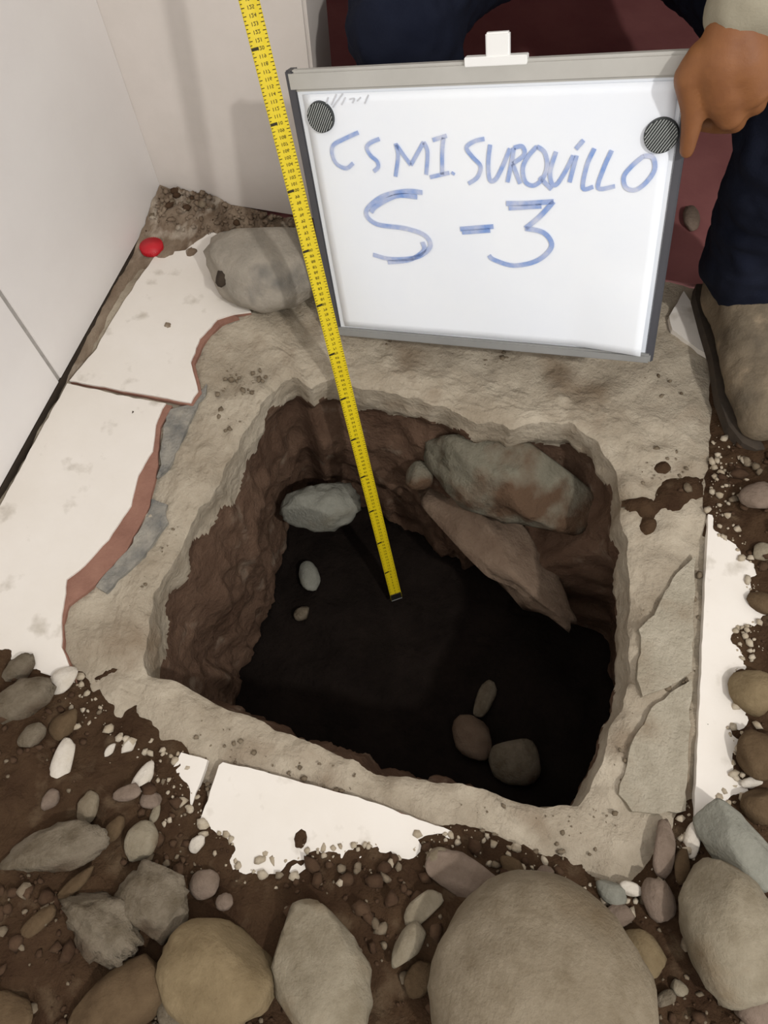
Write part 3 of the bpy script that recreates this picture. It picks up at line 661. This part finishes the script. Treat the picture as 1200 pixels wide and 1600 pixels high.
for q in ((0,1,3,2),(4,5,7,6),(0,1,5,4),(2,3,7,6),(0,2,6,4),(1,3,7,5)): bm.faces.new([c8[i] for i in q])
bmesh.ops.recalc_face_normals(bm, faces=bm.faces); bmesh.ops.bevel(bm, geom=bm.edges[:], offset=0.009, segments=3, affect='EDGES')
from_bm('case', bm, M['casing'], tape, True)
CASE = T2 - td * 0.03

# ------------------------------------------------------------------ the squatting person
def blob(name, chains, voxel, m, parent=None, relax=4, wrinkle=0.0, wfreq=30.0):
    """one continuous skin over tapered limbs: each chain is a list of (x, y, z, radius)"""
    bm = bmesh.new()
    for ch in chains:
        for k, a in enumerate(ch):
            bmesh.ops.create_icosphere(bm, subdivisions=2, radius=a[3], matrix=Matrix.Translation(a[:3]))
            if k:
                b = ch[k - 1]; p, q = Vector(b[:3]), Vector(a[:3]); d = q - p
                if d.length < 1e-5: continue
                mt = Matrix.Translation((p + q) / 2) @ d.to_track_quat('Z', 'Y').to_matrix().to_4x4()
                bmesh.ops.create_cone(bm, cap_ends=True, segments=20, radius1=b[3], radius2=a[3], depth=d.length, matrix=mt)
    me = bpy.data.meshes.new(name); bm.to_mesh(me); bm.free()
    o = bpy.data.objects.new(name, me); COL.objects.link(o)
    r = o.modifiers.new('remesh', 'REMESH'); r.mode = 'VOXEL'; r.voxel_size = voxel
    s = o.modifiers.new('smooth', 'SMOOTH'); s.factor = 0.5; s.iterations = relax
    dg = bpy.context.evaluated_depsgraph_get(); me2 = bpy.data.meshes.new_from_object(o.evaluated_get(dg)); o.modifiers.clear(); o.data = me2
    bpy.data.meshes.remove(me); me2.name = name
    if wrinkle:
        co = np.array([q.co[:] for q in me2.vertices]); nr = np.array([q.normal[:] for q in me2.vertices])
        co = co + nr * (wrinkle * fbm(co * wfreq, 3))[:, None]; me2.vertices.foreach_set('co', co.ravel())
    me2.polygons.foreach_set('use_smooth', [True] * len(me2.polygons)); me2.materials.append(m)
    if parent: keep(o, parent)
    return o
def B(u, v, n, r): return (*bworld(blocal(u, v, n)), r)
def chain(*a): return list(a)

wristL = B(1150, 30, 0.020, 0.030)
hand_L = [
    chain(wristL, B(1128, 95, 0.022, 0.036), B(1132, 140, 0.012, 0.034)),
    chain(wristL, B(1160, 95, 0.016, 0.037), B(1170, 132, 0.004, 0.031)),
    chain(B(1132, 140, 0.012, 0.034), B(1140, 178, 0.004, 0.021)),
    chain(B(1105, 95, 0.022, 0.028), B(1082, 120, 0.022, 0.024), B(1084, 170, 0.020, 0.0165), B(1079, 205, 0.017, 0.013), B(1073, 236, 0.013, 0.0105)),   # thumb down the front
    chain(B(1138, 172, 0.004, 0.020), B(1150, 192, -0.022, 0.0135), B(1120, 196, -0.040, 0.0115), B(1070, 190, -0.038, 0.0095)),
    chain(B(1165, 150, 0.002, 0.019), B(1182, 164, -0.026, 0.0135), B(1150, 166, -0.048, 0.0115), B(1090, 160, -0.044, 0.0095)),
    chain(B(1182, 128, 0.002, 0.018), B(1202, 136, -0.026, 0.013), B(1165, 138, -0.050, 0.011), B(1105, 132, -0.046, 0.009)),
    chain(B(1188, 100, 0.004, 0.017), B(1210, 106, -0.022, 0.011), B(1180, 110, -0.046, 0.010), B(1130, 106, -0.044, 0.008)),
]
cs = CASE
hand_R = [chain((cs[0] + .07, cs[1] + .05, cs[2] + .04, .03), (cs[0] + .035, cs[1] + .035, cs[2] + .01, .034), (cs[0] + .03, cs[1] + .03, cs[2] - .03, .030))]
for i in range(4):
    z = cs[2] + 0.035 - i * 0.022
    hand_R.append(chain((cs[0] + .03, cs[1] + .045, z, .017), (cs[0] - .005, cs[1] + .062, z, .013), (cs[0] - .040, cs[1] + .045, z, .0115), (cs[0] - .055, cs[1] + .012, z, .0095)))
hand_R.append(chain((cs[0] + .04, cs[1] + .015, cs[2] + .01, .022), (cs[0] + .045, cs[1] - .02, cs[2] - .005, .015), (cs[0] + .02, cs[1] - .05, cs[2] - .01, .0115)))
shL, shR = (0.22, 1.47, 0.95), (-0.18, 1.47, 0.95)
elL, elR = (0.36, 1.30, 0.79), (-0.36, 1.32, 0.84)
wL = wristL[:3]; wR = hand_R[0][0][:3]
hipL, hipR, knL, knR = (0.20, 1.74, 0.42), (-0.16, 1.74, 0.42), (0.345, 1.06, 0.48), (-0.285, 1.235, 0.455)
anL, anR = (0.405, 1.165, 0.10), (-0.26, 1.38, 0.10)
body_ch = [
    chain((*shL, .05), (*elL, .040), (*wL, .028)), chain((*shR, .05), (*elR, .040), (*wR, .028)),
    chain((.02, 1.71, .44, .11), (.02, 1.63, .62, .11), (.02, 1.48, .84, .12), (.02, 1.43, .98, .06), (.02, 1.37, 1.07, .055)),
    chain((*shL, .055), (.02, 1.45, .95, .07), (*shR, .055)),
    chain((.02, 1.35, 1.14, .072), (.02, 1.33, 1.20, .088), (.02, 1.345, 1.235, .084)), chain((.02, 1.275, 1.10, .04), (.02, 1.28, 1.15, .055)),
    chain((.02, 1.235, 1.175, .012), (.02, 1.232, 1.15, .015)), chain((-.07, 1.35, 1.18, .016), (-.07, 1.35, 1.20, .018)), chain((.11, 1.35, 1.18, .016), (.11, 1.35, 1.20, .018)),
    chain((*hipL, .08), (.36, 1.36, .46, .07), (*knL, .055), (.375, 1.11, .30, .048), (*anL, .04)), chain((*hipR, .08), (-.265, 1.42, .45, .07), (*knR, .055), (-.26, 1.31, .28, .048), (*anR, .04)),
    chain((.405, 1.18, .06, .036), (.47, .95, .045, .034)), chain((-.25, 1.40, .06, .036), (-.265, 1.22, .045, .034)),
] + hand_L + hand_R
person = empty('person', (0.10, 1.5, 0.0), 'person squatting in dark navy trousers, holding the whiteboard by its corner', 'person')
blob('body', body_ch, 0.0042, M['skin'], person, 5)
blob('trousers', [chain((.02, 1.72, .46, .14), (.02, 1.68, .56, .135)), chain((*hipL, .125), (.36, 1.36, .46, .10), (knL[0], knL[1], knL[2] - .005, .088), (.375, 1.11, .30, .082), (.40, 1.15, .16, .086)),
                  chain((*hipR, .125), (-.265, 1.42, .45, .104), (knR[0], knR[1], knR[2], .100), (-.26, 1.31, .28, .082), (-.25, 1.37, .15, .082))], 0.009, M['navy'], person, 4, 0.007, 22)
blob('jacket', [chain((.02, 1.68, .58, .15), (.02, 1.60, .70, .15), (.02, 1.48, .86, .145), (.02, 1.44, .96, .10)), chain((*shL, .078), (.02, 1.45, .93, .12), (*shR, .078)),
                chain((*shL, .075), (*elL, .062), tuple(np.array(elL) * .45 + np.array(wL) * .55) + (.056,), tuple(np.array(elL) * .06 + np.array(wL) * .94) + (.052,)),
                chain((*shR, .075), (*elR, .062), tuple(np.array(elR) * .2 + np.array(wR) * .8) + (.047,))], 0.008, M['sleeve'], person, 4, 0.004, 24)
hb = blob('hair', [chain((.02, 1.37, 1.21, .093), (.02, 1.365, 1.25, .088)), chain((.02, 1.40, 1.13, .06), (.02, 1.40, 1.18, .08))], 0.008, M['hair'], person, 3, 0.004, 60)
for ex in (-.013, .053):
    e_ = blob('eye', [chain((ex, 1.2600, 1.196, .0125))], 0.003, M['plastic'], person, 1)
    p_ = blob('pupil', [chain((ex, 1.2505, 1.194, .006))], 0.002, M['hair'], None, 1); keep(p_, e_); p_.matrix_parent_inverse = Matrix.Identity(4)
    p_.matrix_parent_inverse = (Matrix.Translation(person.location) @ e_.matrix_parent_inverse).inverted()
    blob('eyebrow', [chain((ex - .018, 1.251, 1.216, .0045), (ex, 1.245, 1.220, .005), (ex + .018, 1.251, 1.216, .0045))], 0.0025, M['hair'], person, 1)
blob('mouth', [chain((-.004, 1.232, 1.122, .004), (.02, 1.224, 1.120, .006), (.044, 1.232, 1.122, .004))], 0.0025, M['clay'], person, 1)
def boot(ax, ay, tx, ty):
    a, t = np.array([ax, ay]), np.array([tx, ty]); d = t - a; at = lambda s, z, r: (*(a + d * s), z, r)
    o = blob('boot', [chain(at(-.02, .20, .058), at(0, .12, .056), at(.02, .065, .053)), chain(at(-.05, .058, .046), at(.35, .064, .047), at(.7, .054, .051), at(.92, .048, .040)),
                      chain(at(.12, .11, .05), at(.5, .078, .044))], 0.006, M['leather'], person, 3, 0.003, 30)
    nrm = np.array([-d[1], d[0]]) / np.linalg.norm(d); prof = [(-.2, .034), (-.1, .044), (.15, .045), (.4, .044), (.7, .054), (.9, .050), (1.02, .034), (1.07, .012)]
    pts = [a + d * s + nrm * w for s, w in prof] + [a + d * s - nrm * w for s, w in prof[::-1]]
    z = soil_at(*a)
    bm = bmesh.new(); lo = [bm.verts.new((x, y, 0.001)) for x, y in pts]; hi = [bm.verts.new((x, y, 0.024)) for x, y in pts]; n = len(pts)
    bm.faces.new(hi); bm.faces.new(lo[::-1])
    for i in range(n): bm.faces.new((lo[i], lo[(i + 1) % n], hi[(i + 1) % n], hi[i]))
    so = from_bm('sole', bm, M['sole']); so.parent = o; return o
boot(0.40, 1.17, 0.482, 0.86)
boot(-0.25, 1.40, -0.265, 1.16)
